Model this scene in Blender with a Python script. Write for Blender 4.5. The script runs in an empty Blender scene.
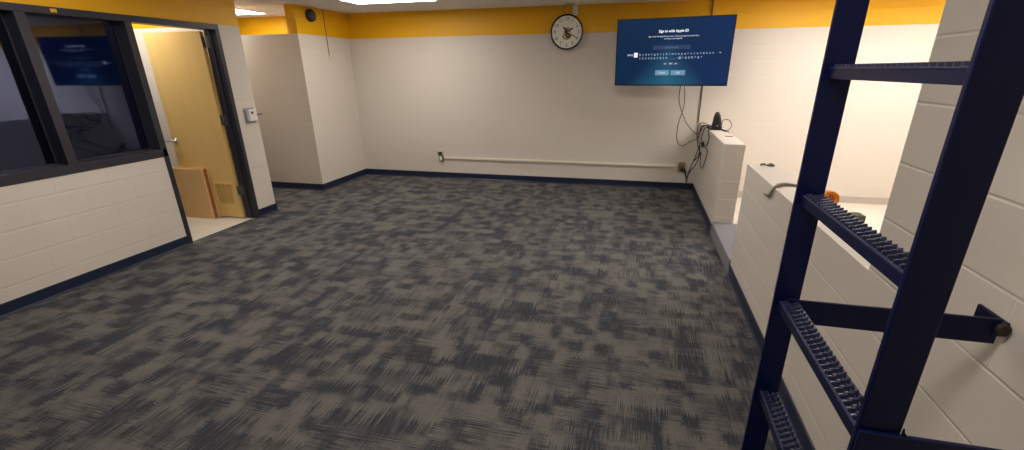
import bpy, bmesh, math, random
from math import sin, cos, pi, radians, sqrt
from mathutils import Vector, Matrix
random.seed(7)
S = bpy.context.scene
COL = S.collection

# ---------------------------------------------------------------- room dimensions (metres)
XL, XR, D = -4.598, 0.916, 7.256          # left wall face, half-wall face, far wall face
XS, Y1 = -4.667, 6.026                     # side of the wall box in the far left corner
ZC, ZY = 2.604, 2.235                      # ceiling, lower edge of the yellow band
YB = -1.6                                  # wall behind the camera
BLK = 0.2032

# ---------------------------------------------------------------- materials
def srgb(r, g, b):
    f = lambda c: c/12.92 if c <= .04045 else ((c+.055)/1.055)**2.4
    return (f(r/255), f(g/255), f(b/255), 1)

class N:
    """small helper for node graphs"""
    def __init__(s, name):
        s.m = bpy.data.materials.new(name); s.m.use_nodes = True
        s.t = s.m.node_tree; s.t.nodes.clear()
        s.out = s.t.nodes.new('ShaderNodeOutputMaterial')
    def n(s, typ, ins=None, **props):
        nd = s.t.nodes.new(typ)
        for k, v in props.items(): setattr(nd, k, v)
        for k, v in (ins or {}).items():
            if isinstance(v, bpy.types.NodeSocket): s.t.links.new(v, nd.inputs[k])
            else: nd.inputs[k].default_value = v
        return nd
    def math(s, op, a, b=0.0, c=None):
        ins = {0: a, 1: b}
        if c is not None: ins[2] = c
        return s.n('ShaderNodeMath', ins, operation=op).outputs[0]
    def vec(s, x, y, z=0.0):
        return s.n('ShaderNodeCombineXYZ', {0: x, 1: y, 2: z}).outputs[0]
    def mix(s, f, a, b):
        nd = s.n('ShaderNodeMix', data_type='RGBA')
        for i, v in ((0, f), (6, a), (7, b)):
            if isinstance(v, bpy.types.NodeSocket): s.t.links.new(v, nd.inputs[i])
            else: nd.inputs[i].default_value = v
        return nd.outputs[2]
    def pos(s):
        g = s.n('ShaderNodeNewGeometry')
        x = s.n('ShaderNodeSeparateXYZ', {0: g.outputs['Position']})
        return x.outputs[0], x.outputs[1], x.outputs[2], g.outputs['Position']
    def obj(s):
        g = s.n('ShaderNodeTexCoord')
        x = s.n('ShaderNodeSeparateXYZ', {0: g.outputs['Object']})
        return x.outputs[0], x.outputs[1], x.outputs[2], g.outputs['Object']
    def noise(s, v, scale, detail=2.0, rough=.5):
        return s.n('ShaderNodeTexNoise', {'Vector': v, 'Scale': scale, 'Detail': detail, 'Roughness': rough}).outputs[0]
    def bsdf(s, color, rough=.5, metal=0.0, normal=None, spec=.5, emit=None, estr=0.0, coat=0.0):
        b = s.n('ShaderNodeBsdfPrincipled', {'Base Color': color, 'Roughness': rough, 'Metallic': metal,
                                             'Specular IOR Level': spec, 'Coat Weight': coat})
        if normal is not None: s.t.links.new(normal, b.inputs['Normal'])
        if emit is not None:
            if isinstance(emit, bpy.types.NodeSocket): s.t.links.new(emit, b.inputs['Emission Color'])
            else: b.inputs['Emission Color'].default_value = emit
            b.inputs['Emission Strength'].default_value = estr
        s.t.links.new(b.outputs[0], s.out.inputs[0]); return s.m
    def bump(s, h, strength=.3, dist=.01):
        return s.n('ShaderNodeBump', {'Height': h, 'Strength': strength, 'Distance': dist}).outputs[0]

def plain(name, col, rough=.5, metal=0.0, spec=.5, nscale=60, namp=.06, bump=.05, coat=0.0):
    m = N(name); x, y, z, p = m.obj()
    nz = m.noise(p, nscale, 3.0)
    dark = tuple(c*(1-namp*2) for c in col[:3])+(1,)
    return m.bsdf(m.mix(nz, dark, tuple(min(1, c*(1+namp)) for c in col[:3])+(1,)), rough, metal,
                  m.bump(nz, bump, .002), spec, coat=coat)

WHITE = srgb(214, 206, 196); YEL = srgb(240, 180, 4)
def block_wall(name, axis, band=True, white=WHITE, joint=.5, seam=0.0):
    """painted concrete block, running bond, with the yellow band from ZY up"""
    m = N(name); x, y, z, p = m.pos()
    u = x if axis == 'x' else y
    if axis == 'xy': u = m.math('ADD', x, y)
    br = m.n('ShaderNodeTexBrick', {'Vector': m.vec(u, z), 'Color1': (1,1,1,1), 'Color2': (.97,.97,.97,1), 'Mortar': (0,0,0,1),
             'Scale': 1.0, 'Mortar Size': .0045, 'Mortar Smooth': .6, 'Bias': 0.0, 'Brick Width': BLK*2, 'Row Height': BLK},
             offset=.5, offset_frequency=2, squash=1.0)
    nz = m.noise(p, 35, 4.0, .6); big = m.noise(p, 1.3, 3.0)
    w = m.mix(m.math('MULTIPLY', big, .5), white, tuple(c*.93 for c in white[:3])+(1,))
    yl = m.mix(big, YEL, tuple(c*.93 for c in YEL[:3])+(1,))
    edge = m.math('ADD', z, m.math('MULTIPLY', m.noise(p, 9, 2.0), .006))
    f = m.math('GREATER_THAN', edge, ZY+.003) if band else 0.0
    c = m.mix(f, w, yl)
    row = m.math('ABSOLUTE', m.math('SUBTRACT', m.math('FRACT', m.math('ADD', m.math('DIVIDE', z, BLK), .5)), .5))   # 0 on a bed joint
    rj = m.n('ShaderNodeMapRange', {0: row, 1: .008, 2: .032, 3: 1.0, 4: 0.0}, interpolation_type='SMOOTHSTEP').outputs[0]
    c = m.mix(m.math('MULTIPLY', rj, seam), c, srgb(238, 232, 222))       # bed joints a touch lighter, by seam
    h = m.math('ADD', m.math('ADD', m.math('MULTIPLY', br.outputs['Fac'], -.22), m.math('MULTIPLY', rj, -.8)), m.math('MULTIPLY', nz, .18))
    return m.bsdf(c, .48, 0, m.bump(h, joint, .006), .4)

M = {}
M['wall_x'] = block_wall('painted_block_x', 'x', joint=.35)
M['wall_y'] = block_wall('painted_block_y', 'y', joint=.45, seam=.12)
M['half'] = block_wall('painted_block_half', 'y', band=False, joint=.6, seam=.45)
M['half_end'] = block_wall('painted_block_half_end', 'x', band=False, joint=.12)
M['navy_base'] = plain('navy_rubber_base', srgb(26, 36, 62), .35, spec=.5)
M['frame'] = plain('charcoal_frame_paint', srgb(42, 42, 52), .40)
M['ladder'] = plain('navy_gloss_steel', srgb(6, 13, 48), .32, spec=.20, nscale=25, bump=.15)
M['ladder_grip'] = plain('navy_lit_grip_steel', srgb(50, 55, 84), .36, metal=.25, nscale=90, namp=.15)  # lighter than the stringers: edge highlights put into the grip colour
M['maple'] = None
M['steel'] = plain('brushed_steel', srgb(190, 190, 188), .28, metal=.9)
M['hinge'] = plain('hinge_steel', srgb(130, 130, 132), .4, metal=.7)
M['white_plastic'] = plain('white_plastic', srgb(226, 224, 220), .4)
M['grey_plastic'] = plain('grey_plastic', srgb(150, 150, 156), .4)
M['black_plastic'] = plain('black_plastic', srgb(18, 18, 20), .35)
M['black_cable'] = plain('black_cable_sheath', srgb(22, 22, 24), .45)
M['dark_glossy'] = plain('black_gloss_bezel', srgb(10, 10, 12), .2)
M['cream_metal'] = plain('cream_raceway_paint', srgb(222, 214, 198), .4)
M['brown_cord'] = plain('brown_cord', srgb(150, 112, 66), .6)
M['conduit'] = plain('dull_brown_conduit', srgb(112, 92, 74), .5)
M['brass'] = plain('tarnished_outlet_box', srgb(112, 110, 62), .5, metal=.3)
M['outlet_brown'] = plain('tan_outlet_plate', srgb(140, 122, 92), .5)
M['orange'] = plain('orange_vinyl', srgb(255, 150, 40), .4)
M['strap'] = plain('olive_grey_strap', srgb(158, 148, 126), .7)
M['scrap'] = plain('grey_putty', srgb(112, 108, 100), .8)
M['step_carpet'] = plain('plain_grey_carpet', srgb(134, 132, 138), .95, spec=.1, nscale=400, namp=.2, bump=.6)
M['tile_floor'] = None
M['base_pale'] = plain('pale_grey_base', srgb(186, 176, 166), .5)
M['red'] = plain('red_plastic', srgb(170, 40, 30), .4)
M['office_wall'] = plain('office_wall_grey_paint', srgb(92, 90, 98), .7, nscale=5)
M['blue_fabric'] = plain('royal_blue_fabric', srgb(20, 44, 150), .9, spec=.1, nscale=300)
M['sticker_yellow'] = plain('yellow_sticker', srgb(226, 178, 40), .5)
M['desk'] = plain('dark_desk_laminate', srgb(70, 62, 56), .4)

def carpet():
    m = N('woven_block_carpet'); x, y, z, p = m.pos()
    sy = m.noise(m.vec(m.math('MULTIPLY', x, 190.), m.math('MULTIPLY', y, 5.)), 1.0, 0.0, .6)   # threads running along y
    sx = m.noise(m.vec(m.math('MULTIPLY', x, 5.), m.math('MULTIPLY', y, 190.)), 1.0, 0.0, .6)   # threads running along x
    yj = m.math('ADD', y, m.math('MULTIPLY', m.math('SUBTRACT', sy, .5), .10))
    xj = m.math('ADD', x, m.math('MULTIPLY', m.math('SUBTRACT', sx, .5), .10))
    def cells(a, b, ox, oy):
        cx = m.math('FLOOR', m.math('DIVIDE', m.math('ADD', xj, ox), a))
        cy = m.math('FLOOR', m.math('DIVIDE', m.math('ADD', yj, oy), b))
        return m.n('ShaderNodeTexWhiteNoise', {'Vector': m.vec(cx, cy, ox)}, noise_dimensions='3D').outputs[0]
    a = cells(.145, .095, .03, .07); b = cells(.085, .15, .4, .9); c = cells(.05, .05, 1.1, 2.3)
    v = m.math('ADD', m.math('ADD', m.math('MULTIPLY', a, .42), m.math('MULTIPLY', b, .42)), m.math('MULTIPLY', c, .16))
    fy = m.noise(m.vec(m.math('MULTIPLY', x, 190.), m.math('MULTIPLY', y, 5.)), 1.0, 0.0)
    fx = m.noise(m.vec(m.math('MULTIPLY', x, 5.), m.math('MULTIPLY', y, 190.)), 1.0, 0.0)
    pick = m.math('GREATER_THAN', cells(.3, .3, 3.3, 4.1), .62)
    st = m.n('ShaderNodeMix', {0: pick, 2: fy, 3: fx}, data_type='FLOAT').outputs[0]
    v = m.math('ADD', v, m.math('MULTIPLY', m.math('SUBTRACT', st, .5), .95))
    f = m.n('ShaderNodeMapRange', {0: v, 1: .32, 2: .72, 3: 0.0, 4: 1.0}, interpolation_type='LINEAR').outputs[0]
    col = m.mix(f, CARPET_DARK, CARPET_LIGHT)
    grain = m.noise(p, 700, 2.0)
    col = m.mix(m.math('MULTIPLY', grain, .35), col, (.02,.02,.022,1))
    col = m.mix(m.math('MULTIPLY', m.math('GREATER_THAN', m.noise(m.vec(m.math('MULTIPLY', x, 330.), m.math('MULTIPLY', y, 22.)), 1.0, 1.0), .60), .30), col, CARPET_DARK)
    col = m.mix(m.math('MULTIPLY', m.math('GREATER_THAN', m.noise(m.vec(m.math('MULTIPLY', x, 240.), m.math('MULTIPLY', y, 9.), 7.0), 1.0, 1.0), .64), .34), col, CARPET_LIGHT)
    h = m.math('ADD', m.math('MULTIPLY', st, .5), grain)
    return m.bsdf(col, .95, 0, m.bump(h, .5, .004), .12)
CARPET_DARK = (.043, .048, .062, 1); CARPET_LIGHT = (.180, .170, .158, 1)
M['carpet'] = carpet()

def maple():
    m = N('honey_maple_veneer'); x, y, z, p = m.obj()
    v = m.vec(m.math('MULTIPLY', x, 9.), m.math('MULTIPLY', y, 9.), m.math('MULTIPLY', z, .8))
    g = m.noise(v, 1.0, 4.0, .6); fine = m.noise(m.vec(m.math('MULTIPLY', x, 120.), 0.0, m.math('MULTIPLY', z, 3.)), 1.0, 2.0)
    c = m.mix(g, srgb(220, 182, 108), srgb(238, 206, 138))
    c = m.mix(m.math('MULTIPLY', fine, .3), c, srgb(206, 164, 92))
    return m.bsdf(c, .35, 0, None, .4)
M['maple'] = maple()

def tile(name, base, size, line, dark=.8):
    m = N(name); x, y, z, p = m.pos()
    br = m.n('ShaderNodeTexBrick', {'Vector': m.vec(x, y), 'Color1': (1,1,1,1), 'Color2': (.94,.94,.94,1), 'Mortar': (0,0,0,1), 'Scale': 1.0,
             'Mortar Size': line, 'Mortar Smooth': .2, 'Brick Width': size[0], 'Row Height': size[1]}, offset=0.0)
    nz = m.noise(p, 14, 5.0, .7)
    c = m.mix(nz, tuple(k*.86 for k in base[:3])+(1,), base)
    c = m.mix(br.outputs['Fac'], c, tuple(k*dark for k in base[:3])+(1,))
    return m, c, br, nz
m, c, br, nz = tile('pale_speckled_floor_tile', srgb(222, 214, 200), (.305, .305), .002, .7)
M['tile_floor'] = m.bsdf(c, .25, 0, None, .5)
m, c, br, nz = tile('ceiling_board', srgb(238, 235, 232), (.61, 1.22), .006, .82)
M['ceiling'] = m.bsdf(c, .9, 0, m.bump(m.math('ADD', nz, br.outputs['Fac']), .3, .004), .1)

def cardboard():
    m = N('brown_cardboard'); x, y, z, p = m.obj()
    w = m.n('ShaderNodeTexWave', {'Vector': p, 'Scale': 60., 'Distortion': .5}).outputs[1]
    nz = m.noise(p, 8, 3.)
    return m.bsdf(m.mix(nz, srgb(206, 164, 110), srgb(220, 182, 128)), .8, 0, m.bump(w, .08, .001), .2)
M['cardboard'] = cardboard()
M['tape'] = plain('brown_packing_tape', srgb(150, 100, 60), .3)

def lamp(name, col, k):
    m = N(name); x, y, z, p = m.obj()
    nz = m.noise(p, 200, 1.)
    e = m.mix(m.math('MULTIPLY', nz, .08), col, tuple(c*.9 for c in col[:3])+(1,))
    return m.bsdf((.8,.8,.8,1), .5, emit=e, estr=k)
WARM = (1.0, .925, .84, 1)
M['lamp'] = lamp('troffer_diffuser', WARM, 17.0)
M['lamp_fill'] = lamp('troffer_diffuser_fill', WARM, 17.0)  # for the added, unseen fill lights
M['lamp_room'] = lamp('troffer_diffuser_room', WARM, 13.0)
M['lamp_stair'] = lamp('stairwell_diffuser', (1.0, .95, .90, 1), 27.0)

def glass(name='window_glass', tint=(.5,.52,.64,1), refl=(.50,.60,1,1), f0=.13):
    m = N(name)
    fc = m.n('ShaderNodeLayerWeight', {'Blend': .5}).outputs[1]
    fr = m.math('MULTIPLY_ADD', m.math('POWER', fc, 5.0), 1.0-f0, f0)
    t = m.n('ShaderNodeBsdfTransparent', {0: tint}); g = m.n('ShaderNodeBsdfGlossy', {0: refl, 'Roughness': .03})
    mx = m.n('ShaderNodeMixShader', {0: fr, 1: t.outputs[0], 2: g.outputs[0]})
    m.t.links.new(mx.outputs[0], m.out.inputs[0]); return m.m
M['glass'] = glass()

def screen():
    m = N('screen_blue_gradient'); x, y, z, p = m.obj()
    u = m.math('DIVIDE', x, .72); v = m.math('DIVIDE', z, .83)      # u -1..1, v 0..1
    nz = m.noise(m.vec(m.math('MULTIPLY', u, 1.3), m.math('MULTIPLY', v, 1.6)), 1.0, 1.0)
    c = m.mix(m.math('MULTIPLY', m.math('ADD', u, 1.0), .5), srgb(22, 52, 84), srgb(30, 58, 108))
    low = m.math('MAXIMUM', m.math('SUBTRACT', .75, m.math('ADD', m.math('ABSOLUTE', m.math('SUBTRACT', u, -.05)), v)), 0.0)
    c = m.mix(m.math('MINIMUM', low, 1.0), c, srgb(66, 140, 170))
    c = m.mix(m.math('MULTIPLY', nz, .5), c, srgb(14, 36, 68))
    return m.bsdf((.002,.002,.003,1), .3, emit=c, estr=.72, spec=.12)
M['screen'] = screen()
def glow(name, col, k=1.0):
    m = N(name); x, y, z, p = m.obj(); nz = m.noise(p, 30, 1.)
    return m.bsdf((.01,.01,.01,1), .4, emit=m.mix(m.math('MULTIPLY', nz, .1), col, tuple(c*.9 for c in col[:3])+(1,)), estr=k)
M['glow_white'] = glow('screen_white', (.95,.97,1,1), 1.0)
M['glow_soft'] = glow('screen_pale_blue', srgb(176, 200, 224), .9)
M['glow_button'] = glow('screen_button_blue', srgb(110, 150, 182), .9)
M['glow_field'] = glow('screen_field_blue', srgb(34, 58, 96), .9)
M['clock_face'] = plain('clock_face_ivory', srgb(246, 244, 234), .3, coat=.6, bump=0)
M['gold'] = plain('gold_emblem', srgb(190, 150, 60), .4)
M['ink'] = plain('black_ink', srgb(24, 22, 20), .5)

# ---------------------------------------------------------------- mesh builder
class MB:
    def __init__(s): s.v = []; s.f = []; s.sm = []
    def add(s, vs, fs, smooth=False):
        o = len(s.v); s.v += [tuple(v) for v in vs]; s.f += [tuple(i+o for i in f) for f in fs]; s.sm += [smooth]*len(fs); return s
    def box(s, x0, x1, y0, y1, z0, z1, bev=0.0):
        if x0 > x1: x0, x1 = x1, x0
        if y0 > y1: y0, y1 = y1, y0
        if z0 > z1: z0, z1 = z1, z0
        if bev <= 0:
            return s.add([(x0,y0,z0),(x1,y0,z0),(x1,y1,z0),(x0,y1,z0),(x0,y0,z1),(x1,y0,z1),(x1,y1,z1),(x0,y1,z1)],
                  [(0,3,2,1),(4,5,6,7),(0,1,5,4),(1,2,6,5),(2,3,7,6),(3,0,4,7)])
        bm = bmesh.new(); bmesh.ops.create_cube(bm, size=1)
        for v in bm.verts: v.co = Vector(((x0+x1)/2+v.co.x*(x1-x0), (y0+y1)/2+v.co.y*(y1-y0), (z0+z1)/2+v.co.z*(z1-z0)))
        bmesh.ops.bevel(bm, geom=bm.edges[:], offset=bev, segments=2, affect='EDGES', profile=.5)
        bm.verts.index_update()
        s.add([v.co[:] for v in bm.verts], [[v.index for v in f.verts] for f in bm.faces]); bm.free(); return s
    def rot(s, mat, start=0):
        s.v[start:] = [tuple(mat @ Vector(v)) for v in s.v[start:]]; return s
    def rings(s, rings, cap=True, smooth=True):
        n = len(rings[0]); o = len(s.v)
        for r in rings: s.v += [tuple(p) for p in r]
        for i in range(len(rings)-1):
            for j in range(n):
                a = o+i*n+j; b = o+i*n+(j+1) % n; s.f.append((a, b, b+n, a+n)); s.sm.append(smooth)
        if cap:
            s.f.append(tuple(o+j for j in reversed(range(n)))); s.sm.append(False)
            s.f.append(tuple(o+(len(rings)-1)*n+j for j in range(n))); s.sm.append(False)
        return s
    def lathe(s, base, axis, prof, n=24):
        """prof: list of (distance along axis, radius)"""
        a = Vector(axis).normalized(); b = Vector(base)
        u = a.orthogonal().normalized(); w = a.cross(u)
        return s.rings([[b+a*t+(u*cos(2*pi*j/n)+w*sin(2*pi*j/n))*r for j in range(n)] for t, r in prof])
    def cyl(s, base, axis, L, r, n=24): return s.lathe(base, axis, [(0, r), (L, r)], n)
    def tube(s, pts, r, n=8, sub=8):
        P = [Vector(p) for p in pts]; C = []
        if len(P) > 2 and sub > 1:
            Q = [P[0]*2-P[1]]+P+[P[-1]*2-P[-2]]
            for i in range(1, len(Q)-2):
                for k in range(sub):
                    t = k/sub; a, b, c, d = Q[i-1], Q[i], Q[i+1], Q[i+2]
                    C.append(.5*((2*b)+(c-a)*t+(2*a-5*b+4*c-d)*t*t+(3*b-a-3*c+d)*t**3))
            C.append(P[-1])
        else: C = P
        rings = []; u = None
        for i, c in enumerate(C):
            t = (C[min(i+1, len(C)-1)]-C[max(i-1, 0)]).normalized()
            u = t.orthogonal().normalized() if u is None else (u-t*u.dot(t)).normalized()
            w = t.cross(u); rings.append([c+(u*cos(2*pi*j/n)+w*sin(2*pi*j/n))*r for j in range(n)])
        return s.rings(rings)
    def prism(s, poly, axis, a, b):
        """poly: 2-D outline; axis 'x','y','z' is the extrusion axis"""
        def P(q, t): return {'x': (t, q[0], q[1]), 'y': (q[0], t, q[1]), 'z': (q[0], q[1], t)}[axis]
        n = len(poly); vs = [P(q, a) for q in poly]+[P(q, b) for q in poly]
        return s.add(vs, [tuple(range(n)), tuple(reversed(range(n, 2*n)))]+[(i, i+n, (i+1) % n+n, (i+1) % n) for i in range(n)])
    def text(s, body, size, cx, cz, y, align='CENTER', thick=.0006, bold=.0):
        """flat lettering in the local xz plane facing -y"""
        cu = bpy.data.curves.new('t', 'FONT'); cu.body = body; cu.size = size; cu.align_x = align; cu.align_y = 'CENTER'
        cu.extrude = thick/2; cu.resolution_u = 3; cu.offset = bold
        ob = bpy.data.objects.new('t', cu); COL.objects.link(ob)
        bpy.context.view_layer.update()
        me = bpy.data.meshes.new_from_object(ob.evaluated_get(bpy.context.evaluated_depsgraph_get()))
        s.add([(v.co.x+cx, y-v.co.z, v.co.y+cz) for v in me.vertices], [tuple(p.vertices) for p in me.polygons])
        bpy.data.objects.remove(ob); bpy.data.curves.remove(cu); bpy.data.meshes.remove(me); return s
    def build(s, name, mat, parent=None, local=False, recalc=True):
        off = Vector((0,0,0))
        if parent is not None and not local:
            q = parent
            while q is not None: off += q.location; q = q.parent
        me = bpy.data.meshes.new(name)
        me.from_pydata([tuple(Vector(v)-off) for v in s.v], [], s.f)
        if recalc:
            bm = bmesh.new(); bm.from_mesh(me); bmesh.ops.recalc_face_normals(bm, faces=bm.faces[:]); bm.to_mesh(me); bm.free()
        for p, sm in zip(me.polygons, s.sm): p.use_smooth = sm
        me.materials.append(mat)
        o = bpy.data.objects.new(name, me); COL.objects.link(o)
        if parent is not None: o.parent = parent
        return o

def empty(name, loc, rot=(0,0,0)):
    o = bpy.data.objects.new(name, None); COL.objects.link(o); o.location = loc; o.rotation_euler = rot; o.empty_display_size = .1; return o
def tag(o, label, cat, group=None, kind=None):
    o['label'] = label; o['category'] = cat
    if group: o['group'] = group
    if kind: o['kind'] = kind
    return o
def struct(o): o['kind'] = 'structure'; return o
def copy_tree(o, parent=None):
    c = o.copy(); COL.objects.link(c); c.parent = parent
    for ch in list(o.children): copy_tree(ch, c)
    return c

# ---------------------------------------------------------------- the room shell
b = MB().box(XL-.05, 1.0, YB, D+.1, -.1, 0).box(-9, XL-.05, 4.80, D+.1, -.1, 0).box(-7.7, XL-.05, .7, 3.585, -.1, 0)
struct(b.build('floor', M['carpet']))
struct(MB().box(-7.7, XL-.05, 3.585, 4.80, -.1, 0).build('floor_tiled_room', M['tile_floor']))
struct(MB().box(1.0, 4.6, 1.0, D+.1, -.18, -.08).build('floor_beyond_half_wall', M['tile_floor']))
struct(MB().box(-9.1, 4.7, YB-.1, D+.1, ZC, ZC+.1).build('ceiling', M['ceiling']))
struct(MB().box(-9.1, 4.7, D, D+.2, -.18, ZC).build('wall_far', M['wall_x']))
struct(MB().box(-5.0, 4.7, YB-.15, YB, -.1, ZC).build('wall_back', M['wall_x']))
WT = .15
b = MB().box(XL-WT, XL, 1.2, 3.62, 0, .946)                       # below the window
b.box(XL-WT, XL, YB, 1.2, 0, ZC)                                  # solid stretch near the camera
b.box(XL-WT, XL, 1.2, 4.63, ZY, ZC)                               # above window and door
b.box(XL-WT, XL, 4.63, 4.932, 0, ZC)
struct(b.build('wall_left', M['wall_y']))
struct(MB().box(-9, XL-WT, 4.78, 4.932, 0, ZC).build('wall_hall', M['wall_x']))
struct(MB().box(-7.6, XL-WT, 3.55, 3.62, 0, ZC).build('wall_office_partition', M['office_wall']))
struct(MB().box(-7.7, -7.6, .7, 4.78, 0, ZC).build('wall_office_left', M['office_wall']))
struct(MB().box(-7.6, XL-WT, .7, .8, 0, ZC).build('wall_office_back', M['office_wall']))
# wall box in the far left corner: the side wall is full height, the face along the hall stops at 11 courses
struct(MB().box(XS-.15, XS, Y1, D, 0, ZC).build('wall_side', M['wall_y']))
struct(MB().box(-9, XS-.15, Y1, Y1+.15, 0, ZY).build('wall_hall_low', M['wall_x']))
struct(MB().box(-9.1, -9, 4.7, D, 0, ZC).build('wall_hall_end', M['wall_y']))
# right: full-height wall by the ladder, then two half walls with a gap
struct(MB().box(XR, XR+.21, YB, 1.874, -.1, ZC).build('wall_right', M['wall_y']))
b = MB().box(XR, XR+.212, 1.874, 4.065, -.1, 1.004, 0)
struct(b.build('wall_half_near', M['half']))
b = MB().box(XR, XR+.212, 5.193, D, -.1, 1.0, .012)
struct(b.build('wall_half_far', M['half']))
struct(MB().box(4.6, 4.7, YB, D, -.18, ZC).build('wall_beyond_right', M['wall_y']))
struct(MB().box(XR+.21, 4.6, .9, 1.0, -.18, ZC).build('wall_beyond_back', M['wall_x']))
# cove base
def base(name, segs):
    m_ = MB()
    for (x0, y0, x1, y1, nx, ny) in segs:      # run from p0 to p1, room side normal
        t = .008; h = .1
        dx, dy = x1-x0, y1-y0; L = sqrt(dx*dx+dy*dy); dx /= L; dy /= L
        pr = [(0, 0), (.016, 0), (.016, .004), (t, .016), (t, h-.004), (t-.004, h), (0, h)]
        m_.rings([[(px+nx*q, py+ny*q, z+.001) for q, z in pr] for px, py in ((x0, y0), (x1, y1))], smooth=False)
    return struct(m_.build(name, M['navy_base']))
base('baseboard_far', [(XS, D, XR, D, 0, -1)])
base('baseboard_left', [(XL, YB, XL, 3.62, 1, 0), (XL, 4.63, XL, 4.94, 1, 0)])
base('baseboard_side', [(XS, Y1, XS, D, 1, 0)])
base('baseboard_hall', [(-9, Y1, XS+.008, Y1, 0, -1)])
base('baseboard_right', [(XR, YB, XR, 4.065, -1, 0)])
base('baseboard_half_far', [(XR, 5.193, XR, D, -1, 0)])
struct(MB().box(XR+.212, 4.6, D-.012, D, -.08, .02, .003).build('baseboard_beyond', M['base_pale']))

# ---------------------------------------------------------------- window band and door in the left wall
FX0, FX1 = XL-WT-.005, XL+.006
w = struct(empty('window_1', (XL, 2.4, .946)))
b = MB().box(FX0, FX1, 1.2, 3.67, 2.178, ZY, .003).box(FX0, FX1, 1.2, 3.67, .946, 1.022, .003)
b.box(FX0, FX1, 1.2, 1.27, 1.022, 2.178, .003)
b.build('window_frame', M['frame'], w)
for y in (2.0, 2.80): MB().box(FX0, FX1, y, y+.07, 1.022, 2.178, .003).build('mullion', M['frame'], w)
for y0, y1_ in ((1.27, 2.0), (2.07, 2.80), (2.87, 3.605)):
    MB().box(XL-.128, XL-.122, y0+.001, y1_-.001, 1.023, 2.177).build('glass_pane', M['glass'], w)
    s_ = MB()
    for xx in (XL-.137, XL-.121):
        s_.box(xx, xx+.008, y0, y0+.012, 1.022, 2.178).box(xx, xx+.008, y1_-.012, y1_, 1.022, 2.178)
        s_.box(xx, xx+.008, y0+.012, y1_-.012, 1.022, 1.034).box(xx, xx+.008, y0+.012, y1_-.012, 2.166, 2.178)
    s_.build('glazing_stop', M['frame'], w)
tag(MB().box(FX1, FX1+.001, 3.045, 3.09, 2.196, 2.222).build('sticker', M['sticker_yellow']),
    'small yellow sticker on the dark header above the window', 'sticker')

d = struct(empty('door_1', (XL, 4.1, 0)))
b = MB().box(FX0, FX1, 3.605, 3.67, 1.022, 2.178, .003).box(FX0, FX1, 3.62, 3.67, 0, 1.022, .003)
b.box(FX0, FX1, 4.58, 4.632, 0, 2.178, .003).box(FX0, FX1, 3.67, 4.632, 2.178, ZY, .003)
b.box(XL-.10, XL-.06, 4.566, 4.58, 0, 2.178).box(XL-.10, XL-.06, 3.67, 3.684, 0, 2.178)       # stops
b.build('door_frame', M['frame'], d)
# leaf: open at a right angle, hinged at the back of the far jamb
LX0, LX1, LY0, LY1 = -5.56, -4.765, 4.535, 4.58
lv = (-5.085, -4.815, .175, .445)
b = MB().box(LX0, LX1, LY0, LY1, lv[3], 2.165).box(LX0, LX1, LY0, LY1, .012, lv[2])
b.box(LX0, lv[0], LY0, LY1, lv[2], lv[3]).box(lv[1], LX1, LY0, LY1, lv[2], lv[3])
leaf = b.build('door_leaf', M['maple'], d)
b = MB()
for (x0, x1, z0, z1) in ((lv[0]-.012, lv[0]+.012, lv[2]-.012, lv[3]+.012), (lv[1]-.012, lv[1]+.012, lv[2]-.012, lv[3]+.012),
                         (lv[0]+.012, lv[1]-.012, lv[2]-.012, lv[2]+.012), (lv[0]+.012, lv[1]-.012, lv[3]-.012, lv[3]+.012)):
    b.box(x0, x1, LY0-.008, LY0+.004, z0, z1)
for k in range(9):
    z = lv[2]+.02+k*.027
    b.add([(lv[0]+.01, LY0-.004, z), (lv[1]-.01, LY0-.004, z), (lv[1]-.01, LY1, z+.03), (lv[0]+.01, LY1, z+.03),
           (lv[0]+.01, LY0-.004, z+.005), (lv[1]-.01, LY0-.004, z+.005), (lv[1]-.01, LY1, z+.035), (lv[0]+.01, LY1, z+.035)],
          [(0,3,2,1),(4,5,6,7),(0,1,5,4),(1,2,6,5),(2,3,7,6),(3,0,4,7)])
lo = b.build('louver', M['maple'], d)
b = MB().lathe((-5.50, LY0, .955), (0,-1,0), [(0, .032), (.008, .032), (.010, .012), (.045, .011), (.05, .011)])
b.tube([(-5.50, LY0-.045, .955), (-5.53, LY0-.052, .957), (-5.60, LY0-.05, .950)], .0105)
b.build('lever_handle', M['steel'], d)
for z in (.30, 1.15, 2.0):
    b = MB().cyl((-4.752, 4.566, z), (0,0,1), .115, .008, 12).box(-4.745, -4.700, 4.574, 4.5795, z, z+.115).box(LX1, LX1+.003, LY0+.004, LY1-.006, z, z+.115)
    b.build('hinge', M['hinge'], d)

# what the doorway and window show behind
t = tag(MB().box(-6.05, -5.99, 4.76, 4.78, 1.90, 1.99, .004).build('red_fixture', M['red']), 'small red fixture on the white wall past the open maple door', 'fixture')  # small red fixture, kind not known
bx = empty('cardboard_box', (-5.38, 4.47, 0)); tag(bx, 'flat brown cardboard box standing against the open maple door', 'box')
MB().box(-5.79, -5.117, 4.435, 4.53, .001, .632, .004).build('carton', M['cardboard'], bx)
MB().box(-5.116, -5.115, 4.46, 4.505, .001, .635).box(-5.79, -5.115, 4.46, 4.505, .6325, .6335).build('packing_tape', M['tape'], bx)

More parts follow.
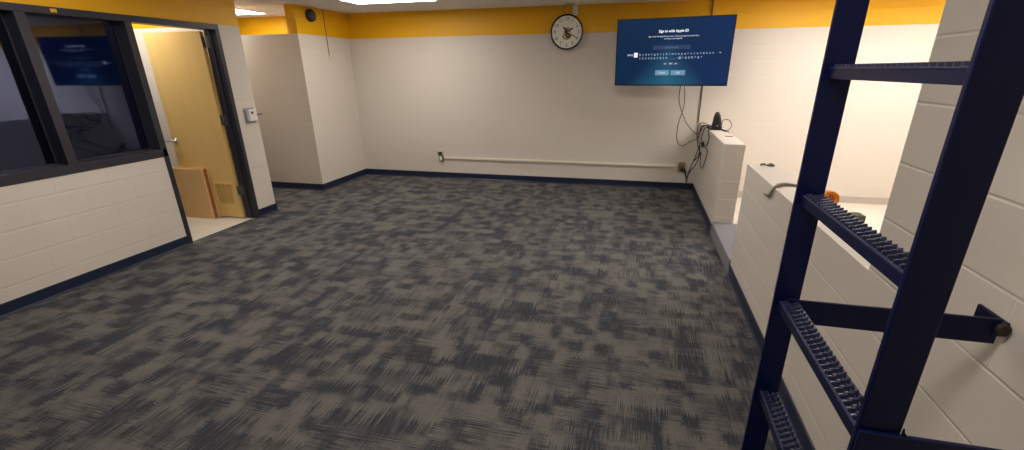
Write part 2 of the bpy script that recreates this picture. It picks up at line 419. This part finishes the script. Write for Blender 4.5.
# thermostat guard beside the door
th = empty('thermostat', (XL, 4.80, 1.15)); tag(th, 'white wall thermostat in a grey cover right of the doorway', 'thermostat')
MB().box(XL, XL+.010, 4.725, 4.885, 1.155, 1.335, .003).build('back_plate', M['grey_plastic'], th)
MB().box(XL+.010, XL+.055, 4.755, 4.875, 1.18, 1.315, .008).build('cover', M['white_plastic'], th)
MB().box(XL+.055, XL+.057, 4.785, 4.82, 1.265, 1.29).build('display', M['ink'], th)
MB().tube([(XL+.05, 4.872, 1.25), (XL+.06, 4.90, 1.252), (XL+.062, 4.945, 1.25)], .006, sub=4).build('lever', M['frame'], th)

# round speaker, pull cord on the side wall
sp = empty('round_speaker', (XS, 6.33, 2.49)); tag(sp, 'round black speaker on the yellow band of the side wall', 'speaker')
MB().lathe((XS, 6.33, 2.49), (1,0,0), [(0, .083), (.02, .085), (.05, .082), (.06, .074)], 32).build('housing', M['black_plastic'], sp)
MB().lathe((XS+.06, 6.33, 2.49), (1,0,0), [(0, .066), (.006, .06), (.012, .03), (.014, .005)], 32).build('cone', plain('speaker_cone', srgb(60, 58, 66), .6), sp)
pc = empty('pull_cord', (XS, 6.66, 1.9)); tag(pc, 'thin brown cord hanging down the side wall to a small white hook', 'cord')
MB().tube([(XS+.012, 6.64, 2.60), (XS+.012, 6.645, 2.3), (XS+.012, 6.65, 1.95)], .006).build('cord', M['brown_cord'], pc)
b = MB().tube([(XS+.012, 6.65, 1.97), (XS+.016, 6.66, 1.915), (XS+.02, 6.69, 1.90), (XS+.02, 6.73, 1.92), (XS+.016, 6.745, 1.965)], .011).box(XS, XS+.012, 6.635, 6.67, 1.93, 1.99, .003)
b.build('hook', M['white_plastic'], pc)

# ---------------------------------------------------------------- far wall: clock, boxes, raceway, outlets, conduit
CX, CZ, CR = -1.078, 2.248, .238
ck = empty('wall_clock', (CX, D, CZ)); tag(ck, 'large round wall clock with black rim and gold emblem on the far wall', 'clock')
F = D-.055
MB().lathe((CX, D-.001, CZ), (0,-1,0), [(0, CR*.93), (.03, CR*.97), (.05, CR), (.062, CR), (.066, CR-.008), (.062, CR-.019), (.054, CR-.02)], 64).build('rim', M['dark_glossy'], ck)
MB().lathe((CX, F+.002, CZ), (0,-1,0), [(0, CR-.021), (.003, CR-.021)], 64).build('dial', M['clock_face'], ck)
b = MB()
for k in range(1, 13):
    a = radians(90-30*k); MB().text(str(k), .064, CX+cos(a)*CR*.72, CZ+sin(a)*CR*.72, F-.002).build('numeral', M['ink'], ck, recalc=False)
for k in range(60):
    a = radians(6*k); r0 = CR*.885; r1 = CR*.91
    t_ = .002 if k % 5 else .0045
    c_, s_ = cos(a), sin(a)
    b.add([(CX+c_*r0-s_*t_, F-.002, CZ+s_*r0+c_*t_), (CX+c_*r1-s_*t_, F-.002, CZ+s_*r1+c_*t_), (CX+c_*r1+s_*t_, F-.002, CZ+s_*r1-c_*t_), (CX+c_*r0+s_*t_, F-.002, CZ+s_*r0-c_*t_)], [(0,1,2,3)])
b.build('minute_track', M['ink'], ck, recalc=False)
def swirl(pts, r): return [(CX+x, F-.0035, CZ+z) for x, z in pts], r
b = MB()
for pts, r in (swirl([(-.055,.075),(-.04,.03),(-.03,-.01),(-.055,-.05),(-.03,-.085),(.02,-.088),(.055,-.06),(.05,-.02),(.01,-.03),(-.005,-.055)], .009),
               swirl([(-.01,.035),(.02,.055),(.055,.04),(.07,.055)], .007)):
    b.tube(pts, r, 6)
b.build('emblem', M['gold'], ck)
b = MB()
for pts, r in (swirl([(-.035,.06),(-.005,.03),(-.015,-.005),(.02,-.03),(.045,-.055),(.01,-.065),(-.02,-.03)], .010),
               swirl([(-.01,.01),(.03,.02),(.05,.005)], .008)):
    b.tube([(p[0], p[1]-.003, p[2]) for p in pts], r, 6)
b.build('emblem_outline', M['ink'], ck)
def hand(name, deg, L, wd, y, mat):
    a = radians(90-deg); c_, s_ = cos(a), sin(a)
    P = lambda l, o: (CX+c_*l-s_*o, CZ+s_*l+c_*o)
    MB().prism([P(-.03, -wd), P(-.03, wd), P(L*.8, wd*1.2), P(L, 0), P(L*.8, -wd*1.2)], 'y', y, y-.002).build(name, mat, ck)
hand('hour_hand', 62, .11, .006, F-.0055, M['ink']); hand('minute_hand', 118, .175, .005, F-.0078, M['ink'])
MB().cyl((CX, F-.003, CZ), (0,-1,0), .007, .01, 16).build('hub', M['gold'], ck)
# junction box above the clock, ceiling plate
jb = empty('junction_box', (-.97, D, 2.48)); tag(jb, 'narrow white junction box on the yellow band above the clock', 'junction box')
MB().box(-1.005, -.935, D-.03, D-.001, 2.47, 2.595, .004).build('cover', M['white_plastic'], jb)
for z in (2.50, 2.56): MB().cyl((-.97, D-.03, z), (0,-1,0), .002, .005, 10).build('screw', M['steel'], jb)
cp = empty('ceiling_sensor', (-1.0, 6.86, ZC)); tag(cp, 'flat white device on the ceiling just above the clock', 'ceiling device')
MB().box(-1.11, -.88, 6.80, 7.0, ZC-.03, ZC-.001, .006).build('housing', M['white_plastic'], cp)
MB().box(-1.06, -.93, 6.84, 6.96, ZC-.034, ZC-.03, .001).build('grille', M['grey_plastic'], cp)
tag(MB().tube([(-1.06, 7.0, 2.592), (-1.10, 7.15, 2.575), (-1.15, 7.22, 2.54), (-1.12, D-.02, 2.50)], .005).build('clock_cord', M['brown_cord']),
    'short brown cord from the ceiling device down behind the clock', 'cord')
rw = empty('surface_raceway', (-1.2, D, .34)); tag(rw, 'long cream surface raceway running low along the far wall', 'raceway')
MB().prism([(D-.001, .333), (D-.022, .333), (D-.026, .338), (D-.026, .366), (D-.022, .371), (D-.001, .371)], 'x', -3.135, .665).build('channel', M['cream_metal'], rw)
for x_ in (-2.2, -.9, .3): MB().box(x_, x_+.03, D-.029, D-.001, .329, .375, .002).build('coupling', M['cream_metal'], rw)
o1 = empty('outlet_box', (-3.18, D, .36)); tag(o1, 'greenish outlet box at the left end of the cream raceway', 'outlet')
MB().box(-3.222, -3.148, D-.045, D-.001, .29, .40, .004).build('box', M['brass'], o1)
MB().box(-3.235, -3.165, D-.05, D-.001, .402, .45, .006).build('knockout_cap', plain('dark_green_cap', srgb(58, 60, 30), .5), o1)
MB().box(-3.205, -3.165, D-.048, D-.045, .31, .38, .001).build('receptacle', M['white_plastic'], o1)
o2 = empty('outlet_box', (.72, D, .345)); tag(o2, 'tan outlet box with plugs at the right end of the cream raceway', 'outlet')
MB().box(.672, .772, D-.045, D-.001, .275, .415, .004).build('box', M['outlet_brown'], o2)
MB().box(.700, .744, D-.049, D-.045, .30, .39, .001).build('receptacle', M['brown_cord'], o2)
MB().box(.705, .74, D-.075, D-.049, .30, .335, .006).build('plug', M['black_plastic'], o2)
tag(MB().box(.871, .885, D-.02, D-.001, 1.0, ZC-.001, .003).build('conduit', M['conduit']), 'thin dull brown conduit running up the far wall behind the television', 'conduit')

# ---------------------------------------------------------------- television
TW, TH = 1.45, .829
ctr = Vector((.381, 6.733, 1.94)); ta, tt = -.1283, .0768
R = Matrix.Rotation(ta, 3, 'Z') @ Matrix.Rotation(tt, 3, 'X')
org = ctr - R @ Vector((0, 0, TH/2))
tv = empty('television', org, (tt, 0, ta)); tag(tv, 'large flat television on a wall arm showing a blue sign-in screen', 'television')
b = MB().box(-TW/2, TW/2, 0, .022, 0, TH, .003).box(-TW*.36, TW*.36, .022, .055, .06, TH*.72, .012)
b.build('casing', M['dark_glossy'], tv, local=True)
b = MB()
for x0, x1, z0, z1 in ((-TW/2, TW/2, 0, .016), (-TW/2, TW/2, TH-.011, TH), (-TW/2, -TW/2+.011, .016, TH-.011), (TW/2-.011, TW/2, .016, TH-.011)):
    b.box(x0, x1, -.005, .002, z0, z1, .001)
b.box(-.02, .02, -.006, .002, .004, .012).build('bezel', M['black_plastic'], tv, local=True)
scr = MB().box(-TW/2+.011, TW/2-.011, -.002, .001, .016, TH-.011).build('screen', M['screen'], tv, local=True)
Z = lambda v: TH*(1-v)
U = lambda u: (u-.5)*TW
b = MB().text('Sign in with Apple ID', .043, U(.500), Z(.192), -.003, bold=.0012)
b.build('title', M['glow_white'], scr, local=True, recalc=False)
b = MB().text('Sign in with the Apple ID you use for iTunes, the App Store and iCloud,', .0215, U(.503), Z(.265), -.003)
b.text('or create a new Apple ID.', .0215, U(.503), Z(.30), -.003)
b.build('subtitle', M['glow_white'], scr, local=True, recalc=False)
MB().box(U(.335), U(.655), -.0028, -.002, Z(.455), Z(.395)).build('text_field', M['glow_field'], scr, local=True)
b = MB().text('Apple ID email', .026, U(.495), Z(.425), -.0035)
b.build('field_text', M['glow_button'], scr, local=True, recalc=False)
b = MB(); n = 25
keys = [(ch, .222+i*.0262, .527-.0006*i) for i, ch in enumerate('bcdefghijklmnopqrstuvwxyz')]
keys += [(ch, .222+i*.0262, .583) for i, ch in enumerate('1234567890')]+[(ch, .495+i*.0262, .578) for i, ch in enumerate("._-@!#$%^&*")]
for ch, u_, v_ in keys: MB().text(ch, .035, U(u_), Z(v_), -.003, bold=.0008).build('keyboard_letter', M['glow_soft'], scr, local=True, recalc=False)
for tx, u_, v_ in (('SPACE', .132, .532), ('<x', .905, .512)): MB().text(tx, .027, U(u_), Z(v_), -.003).build('keyboard_word', M['glow_white'], scr, local=True, recalc=False)
k_ = MB().box(U(.167), U(.200), -.0035, -.002, Z(.565), Z(.495), .0004).build('selected_key', M['glow_white'], scr, local=True)
b = MB().text('a', .034, U(.1835), Z(.528), -.0042); b.build('selected_letter', M['ink'], scr, local=True, recalc=False)
MB().box(U(.425), U(.575), -.0028, -.002, Z(.685), Z(.645)).build('mode_bar', M['glow_field'], scr, local=True)
for tx, u_ in (('abc', .452), ('ABC', .50), ('#+-', .547)): MB().text(tx, .026, U(u_), Z(.665), -.0035).build('mode_text', M['glow_white'], scr, local=True, recalc=False)
for u0, u1, tx in ((.370, .492, 'Cancel'), (.507, .633, 'OK')):
    q = MB().box(U(u0), U(u1), -.003, -.002, Z(.838), Z(.762)).build('button', M['glow_button'], scr, local=True)
    b = MB().text(tx, .03, U((u0+u1)/2), Z(.800), -.0038); b.build('button_text', M['glow_white'], scr, local=True, recalc=False)
# articulating arm from the wall to the back of the set
arm = MB()
p0 = Vector((.45, D-.002, 1.95)); inv = lambda p: R.inverted() @ (Vector(p)-org)
arm.tube([inv((.45, D-.03, 1.95)), inv((.62, 7.05, 1.95))], .022, 10, 1).tube([inv((.62, 7.05, 1.95)), inv((.42, 6.82, 1.95))], .022, 10, 1)
arm.build('support_arm', M['black_plastic'], tv, local=True)
pl_ = MB(); st = len(pl_.v); pl_.box(.37, .53, D-.03, D-.001, 1.78, 2.12, .004); pl_.v = [tuple(inv(v)) for v in pl_.v]
pl_.build('wall_plate', M['black_plastic'], tv, local=True)
MB().box(-.16, .16, .055, .07, .27, .60, .004).build('mounting_plate', M['black_plastic'], tv, local=True)

# ---------------------------------------------------------------- device and cables on the far half wall
dv = empty('router', (1.01, 6.43, 1.0)); tag(dv, 'tapered black device standing on top of the far half wall', 'device')
b = MB(); rings = []
for z, rx, ry in ((1.012, .068, .055), (1.03, .066, .052), (1.10, .054, .045), (1.17, .042, .036), (1.205, .030, .026), (1.222, .016, .014)):
    rings.append([(1.012+1.05*rx*cos(2*pi*j/20)*(1 if abs(cos(2*pi*j/20)) < .9 else .97)-.012*(z-1.0)/.22, 6.43+ry*sin(2*pi*j/20), z) for j in range(20)])
b.rings(rings).build('body', M['black_plastic'], dv)
MB().box(.93, 1.09, 6.37, 6.49, 1.001, 1.013, .004).build('base', M['black_plastic'], dv)
MB().box(.998, 1.02, 6.372, 6.385, 1.05, 1.06).build('status_light', M['grey_plastic'], dv)
pb = empty('power_adapter', (.925, 6.55, 1.0)); tag(pb, 'small black power adapter lying left of the tapered black device', 'power adapter')
MB().box(.92, .975, 6.52, 6.64, 1.001, 1.04, .006).build('body', M['black_plastic'], pb)
MB().box(.935, .96, 6.508, 6.52, 1.012, 1.03, .002).build('connector', M['grey_plastic'], pb)
cables = [
 ('thin black cable hanging from the television in the shallower loop', .0045, [(.546,6.80,1.57),(.55,6.9,1.337),(.652,7.0,1.089),(.749,7.0,.953),(.847,6.95,.878),(.888,6.82,.96),(.900,6.76,1.008),(.94,6.70,1.018),(.97,6.66,1.010)]),
 ('thin black cable hanging from the television in the wider left loop', .0045, [(.59,6.80,1.57),(.624,6.9,1.272),(.582,7.0,.991),(.596,7.05,.774),(.679,7.1,.682),(.772,7.0,.757),(.87,7.05,.805),(.890,6.92,.964),(.902,6.85,1.010),(.94,6.76,1.016),(.99,6.70,1.01)]),
 ('black cable in the bundle, leftmost strand down to the outlet', .006, [(.99,6.60,1.015),(.93,6.9,1.03),(.87,7.05,1.0),(.86,7.05,.864),(.86,6.787,.735),(.86,6.5,.686),(.80,6.3,.574),(.75,6.5,.40),(.80,7.10,.141),(.776,7.17,.266),(.744,D-.055,.32)]),
 ('black cable in the bundle, ending at the top plug of the tan outlet', .006, [(.97,6.65,1.012),(.88,6.8,1.005),(.87,6.88,.846),(.87,6.65,.742),(.86,6.65,.619),(.80,6.7,.499),(.803,7.1,.213),(.773,7.17,.308),(.725,D-.055,.36)]),
 ('black cable looping lowest over the half wall face', .005, [(.97,6.589,1.012),(.895,6.58,1.003),(.885,6.744,.851),(.89,6.528,.775),(.89,6.136,.785),(.89,6.129,.686),(.88,6.283,.528),(.87,6.438,.55),(.87,6.492,.701)]),
 ('black cable crossing the bundle toward the floor below the tan outlet', .006, [(.96,6.5,1.016),(.89,6.241,1.010),(.89,6.107,.937),(.89,6.264,.815),(.88,6.68,.792),(.85,6.656,.70),(.80,6.535,.584),(.812,7.10,.293),(.812,7.17,.13)]),
 ('black cable curling in an arch right of the tapered black device', .004, [(1.075,6.46,1.03),(1.069,6.40,1.12),(1.133,6.35,1.133),(1.163,6.30,1.065),(1.095,6.20,1.012),(1.06,6.28,1.008)]),
 ('short black cable lying flat right of the tapered black device', .006, [(1.06,6.40,1.008),(1.10,6.30,1.008),(1.115,6.16,1.008)]),
]
for lb, r, pts in cables:
    tag(MB().tube(pts, r*1.1, 8, 8).build('cable', M['black_cable']), lb, 'cable', 'cables between television, device and outlet')
wl = empty('cable_plug', (.87, 6.4, .80)); tag(wl, 'dark cable plug hanging in the middle of the cable bundle', 'plug')
MB().box(.855, .885, 6.42, 6.47, .785, .845, .006).build('body', M['black_plastic'], wl)
MB().box(.862, .878, 6.435, 6.455, .765, .785, .002).build('strain_relief', M['black_plastic'], wl)
tag(MB().box(1.02, 1.10, 5.76, 5.81, 1.0005, 1.006, .001).build('flat_strip', M['scrap']), 'flat grey strip lying on top of the far half wall', 'strip')

# carpeted step in the gap between the half walls
stp = empty('carpeted_step', (1.5, 4.63, 0)); tag(stp, 'low step in plain grey carpet between the two half walls', 'step')
MB().box(XR-.012, 2.2, 4.069, 5.189, -.08, .14, .012).build('step_body', M['step_carpet'], stp)

# bits and pieces on the near half wall
tag(MB().tube([(1.0,4.0,1.012),(1.02,3.985,1.022),(1.035,4.01,1.012)], .008, 8, 4).build('putty_scrap', M['scrap']), 'smaller grey scrap at the far end of the near half wall', 'scrap')
b = MB().box(1.045, 1.10, 3.975, 4.01, 1.005, 1.02, .004).box(1.06, 1.085, 3.98, 4.0, 1.02, 1.028, .002)
tag(b.build('putty_scrap', M['scrap']), 'larger grey scrap at the far end of the near half wall', 'scrap')
b = MB(); path = [(.899,3.36,.925),(.903,3.27,.945),(.903,3.23,.975),(.915,3.22,1.010),(.95,3.27,1.016),(1.0,3.31,1.014),(1.06,3.29,1.012),(1.115,3.25,1.012)]
b.tube(path, .0095, 8, 8)
tag(b.build('cord_end', M['strap']), 'stiff olive grey cord draped over the near half wall edge', 'cord')
b = MB()
orr = empty('orange_tape_roll', (1.088, 2.82, 1.004)); tag(orr, 'small orange roll of tape on the near half wall behind the ladder', 'tape roll')
rings = []
for t, r in ((0, .044), (.001, .045), (.041, .045), (.042, .044), (.042, .024), (.0, .024), (0, .044)):
    rings.append([(1.088+cos(2*pi*j/28)*r, 2.82+(.0185-t), 1.0495+sin(2*pi*j/28)*r) for j in range(28)])
MB().rings(rings, cap=False).build('roll', M['orange'], orr)
MB().lathe((1.088, 2.835, 1.0495), (0,-1,0), [(0, .023), (.03, .023)], 20).build('core', plain('orange_core', srgb(214, 96, 20), .6), orr)
tag(MB().box(1.07, 1.125, 2.45, 2.52, 1.0045, 1.06, .004).build('grey_block', M['scrap']), 'small grey block on the near half wall right of the orange roll', 'block')

# ---------------------------------------------------------------- fixed wall ladder
LXF = .395; YF = 1.225; YN = .7205; TK = .012; LW = .062
ld = empty('wall_ladder', (.43, .97, 0)); tag(ld, 'navy blue steel ladder with serrated rungs fixed to the right wall', 'ladder')
for y in (YF, YN):
    MB().box(LXF, LXF+LW, y-TK, y, 0, ZC-.004, .0025).build('stringer', M['ladder'], ld)
RX0, RX1 = LXF+.013, LXF+.061
def rung(zt):
    y0, y1_ = YN, YF-TK
    b = MB()
    h = .024; t = .003
    b.box(RX0, RX0+t, y0, y1_, zt-h, zt-.003); b.box(RX1-t, RX1, y0, y1_, zt-h, zt-.003)
    r_ = b.build('rung', M['ladder'], ld)
    g = MB(); n = 26; L = y1_-y0; W = RX1-RX0
    # four ribs along the rung tied by slanted raised bars, leaving slots between them
    ribs = [(RX0, RX0+.006), (RX0+.0175, RX0+.0215), (RX0+.0325, RX0+.0365), (RX1-.005, RX1)]
    for x0, x1 in ribs: g.box(x0, x1, y0+.001, y1_-.001, zt-.004, zt)
    p_ = L/n
    for q in range(3):
        xa, xb = ribs[q][1]-.002, ribs[q+1][0]+.002
        for k in range(n):
            y = y0+p_*(k+.25+(.5 if q % 2 else 0))
            sl = .0045; hw = .0032
            if y+sl+hw > y1_ or y-hw < y0: continue
            g.add([(xa, y-hw, zt-.004), (xb, y-hw+sl, zt-.004), (xb, y+hw+sl, zt-.004), (xa, y+hw, zt-.004),
                   (xa, y-hw*.4, zt+.0058), (xb, y-hw*.4+sl, zt+.0058), (xb, y+hw*.4+sl, zt+.0058), (xa, y+hw*.4, zt+.0058)],
                  [(0,3,2,1),(4,5,6,7),(0,1,5,4),(1,2,6,5),(2,3,7,6),(3,0,4,7)])
    g.build('serrated_grip', M['ladder_grip'], r_)
for k in range(9):
    z = 2.320-.291*k
    if z > .03: rung(z)
# stand-off brackets to the wall
def bracket(y, zt, hgt, reach, start):
    b = MB().box(start, reach, y-.009, y, zt-hgt, zt, .002)
    r_ = b.build('bracket', M['ladder'], ld)
    q = MB().box(XR-.011, XR-.001, y-.01, y+.095, zt-.045, zt-.008, .003).box(XR-.035, XR-.011, y-.012, y+.0, zt-.045, zt-.008, .003)
    q.build('wall_plate', M['ladder'], r_)
    MB().lathe((XR-.017, y-.004, zt-.024), (0,-1,0), [(0, .016), (.014, .016), (.018, .012)], 24).build('bolt_head', plain('dark_bolt', srgb(38, 30, 26), .6), r_)
bracket(YF-TK, 1.166, .068, XR-.018, LXF+.03)
bracket(YN-TK, 1.180, .068, XR-.018, LXF+.001)
# weld gusset where the near bracket meets the stringer
b = MB(); pts = [(LXF+LW-.001, 1.178)]+[(LXF+LW+.016-.016*cos(a), 1.178+.016-.016*sin(a)) for a in [pi/2*i/6 for i in range(7)]][::1]+[(LXF+LW+.016, 1.178)]
b.prism(pts, 'y', YN-TK-.006, YN-TK-.001).build('weld_gusset', M['ladder'], ld)

# ---------------------------------------------------------------- ceiling lights
def troffer(x0, x1, y0, y1_, label, mat, group='recessed ceiling lights'):
    e = empty('ceiling_light', ((x0+x1)/2, (y0+y1_)/2, ZC)); tag(e, label, 'ceiling light', group)
    b = MB(); f = .03
    for a in ((x0, x1, y0, y0+f), (x0, x1, y1_-f, y1_), (x0, x0+f, y0+f, y1_-f), (x1-f, x1, y0+f, y1_-f)): b.box(*a, ZC-.012, ZC-.001, .002)
    b.build('frame', M['white_plastic'], e)
    MB().box(x0+f, x1-f, y0+f, y1_-f, ZC-.008, ZC-.002).build('diffuser', mat, e)
troffer(-3.83, -2.63, 5.67, 6.27, 'bright rectangular ceiling light near the far wall, left of the clock', M['lamp'])
troffer(-6.35, -5.74, 5.55, 6.82, 'bright rectangular ceiling light over the hall at the left', M['lamp'])
troffer(-.95, .25, 3.9, 4.5, 'added rectangular ceiling light between clock and ladder, unseen above the frame', M['lamp_fill'])  # this and the next two: unseen fill, added to even out the room light
troffer(-3.83, -2.63, 2.3, 2.9, 'added rectangular ceiling light over the middle of the carpet, unseen above the frame', M['lamp_fill'])
troffer(-.95, .25, .3, .9, 'added rectangular ceiling light above the camera position, unseen', M['lamp_fill'])
troffer(1.7, 2.9, 5.6, 6.2, 'rectangular ceiling light beyond the half walls nearest the television, above the frame', M['lamp_stair'])
troffer(3.3, 4.5, 5.6, 6.2, 'rectangular ceiling light beyond the half walls farthest from the television, above the frame', M['lamp_stair'])
troffer(-6.4, -5.2, 3.85, 4.45, 'ceiling light in the tiled room behind the open door', M['lamp_room'])

# soft general light of the rest of the building
wd = bpy.data.worlds.new('world'); S.world = wd; wd.use_nodes = True
wd.node_tree.nodes['Background'].inputs[0].default_value = (1, .95, .88, 1); wd.node_tree.nodes['Background'].inputs[1].default_value = .0

# ---------------------------------------------------------------- camera
yaw, pit, rol = radians(-13.7339), radians(20.8179), radians(-.437)
Fv = Vector((sin(yaw)*cos(pit), cos(yaw)*cos(pit), -sin(pit))); Rv = Vector((cos(yaw), -sin(yaw), 0)); Uv = Rv.cross(Fv)
R2 = Rv*cos(rol)+Uv*sin(rol); U2 = Uv*cos(rol)-Rv*sin(rol)
cam = bpy.data.cameras.new('camera'); co = bpy.data.objects.new('camera', cam); COL.objects.link(co)
m4 = Matrix((R2, U2, -Fv)).transposed().to_4x4(); m4.translation = Vector((0, 0, 1.7367)); co.matrix_world = m4
cam.sensor_width = 36; cam.lens = 455.4049*36/1024; cam.shift_x = -10.6458/1024; cam.shift_y = 18.3691/1024; cam.clip_start = .02
S.camera = co
S.view_settings.view_transform = 'Standard'; S.view_settings.look = 'None'; S.view_settings.gamma = 1; S.view_settings.use_curve_mapping = False
S.view_settings.exposure = 0.0
S.cycles.max_bounces = 10; S.cycles.diffuse_bounces = 6; S.cycles.transparent_max_bounces = 12
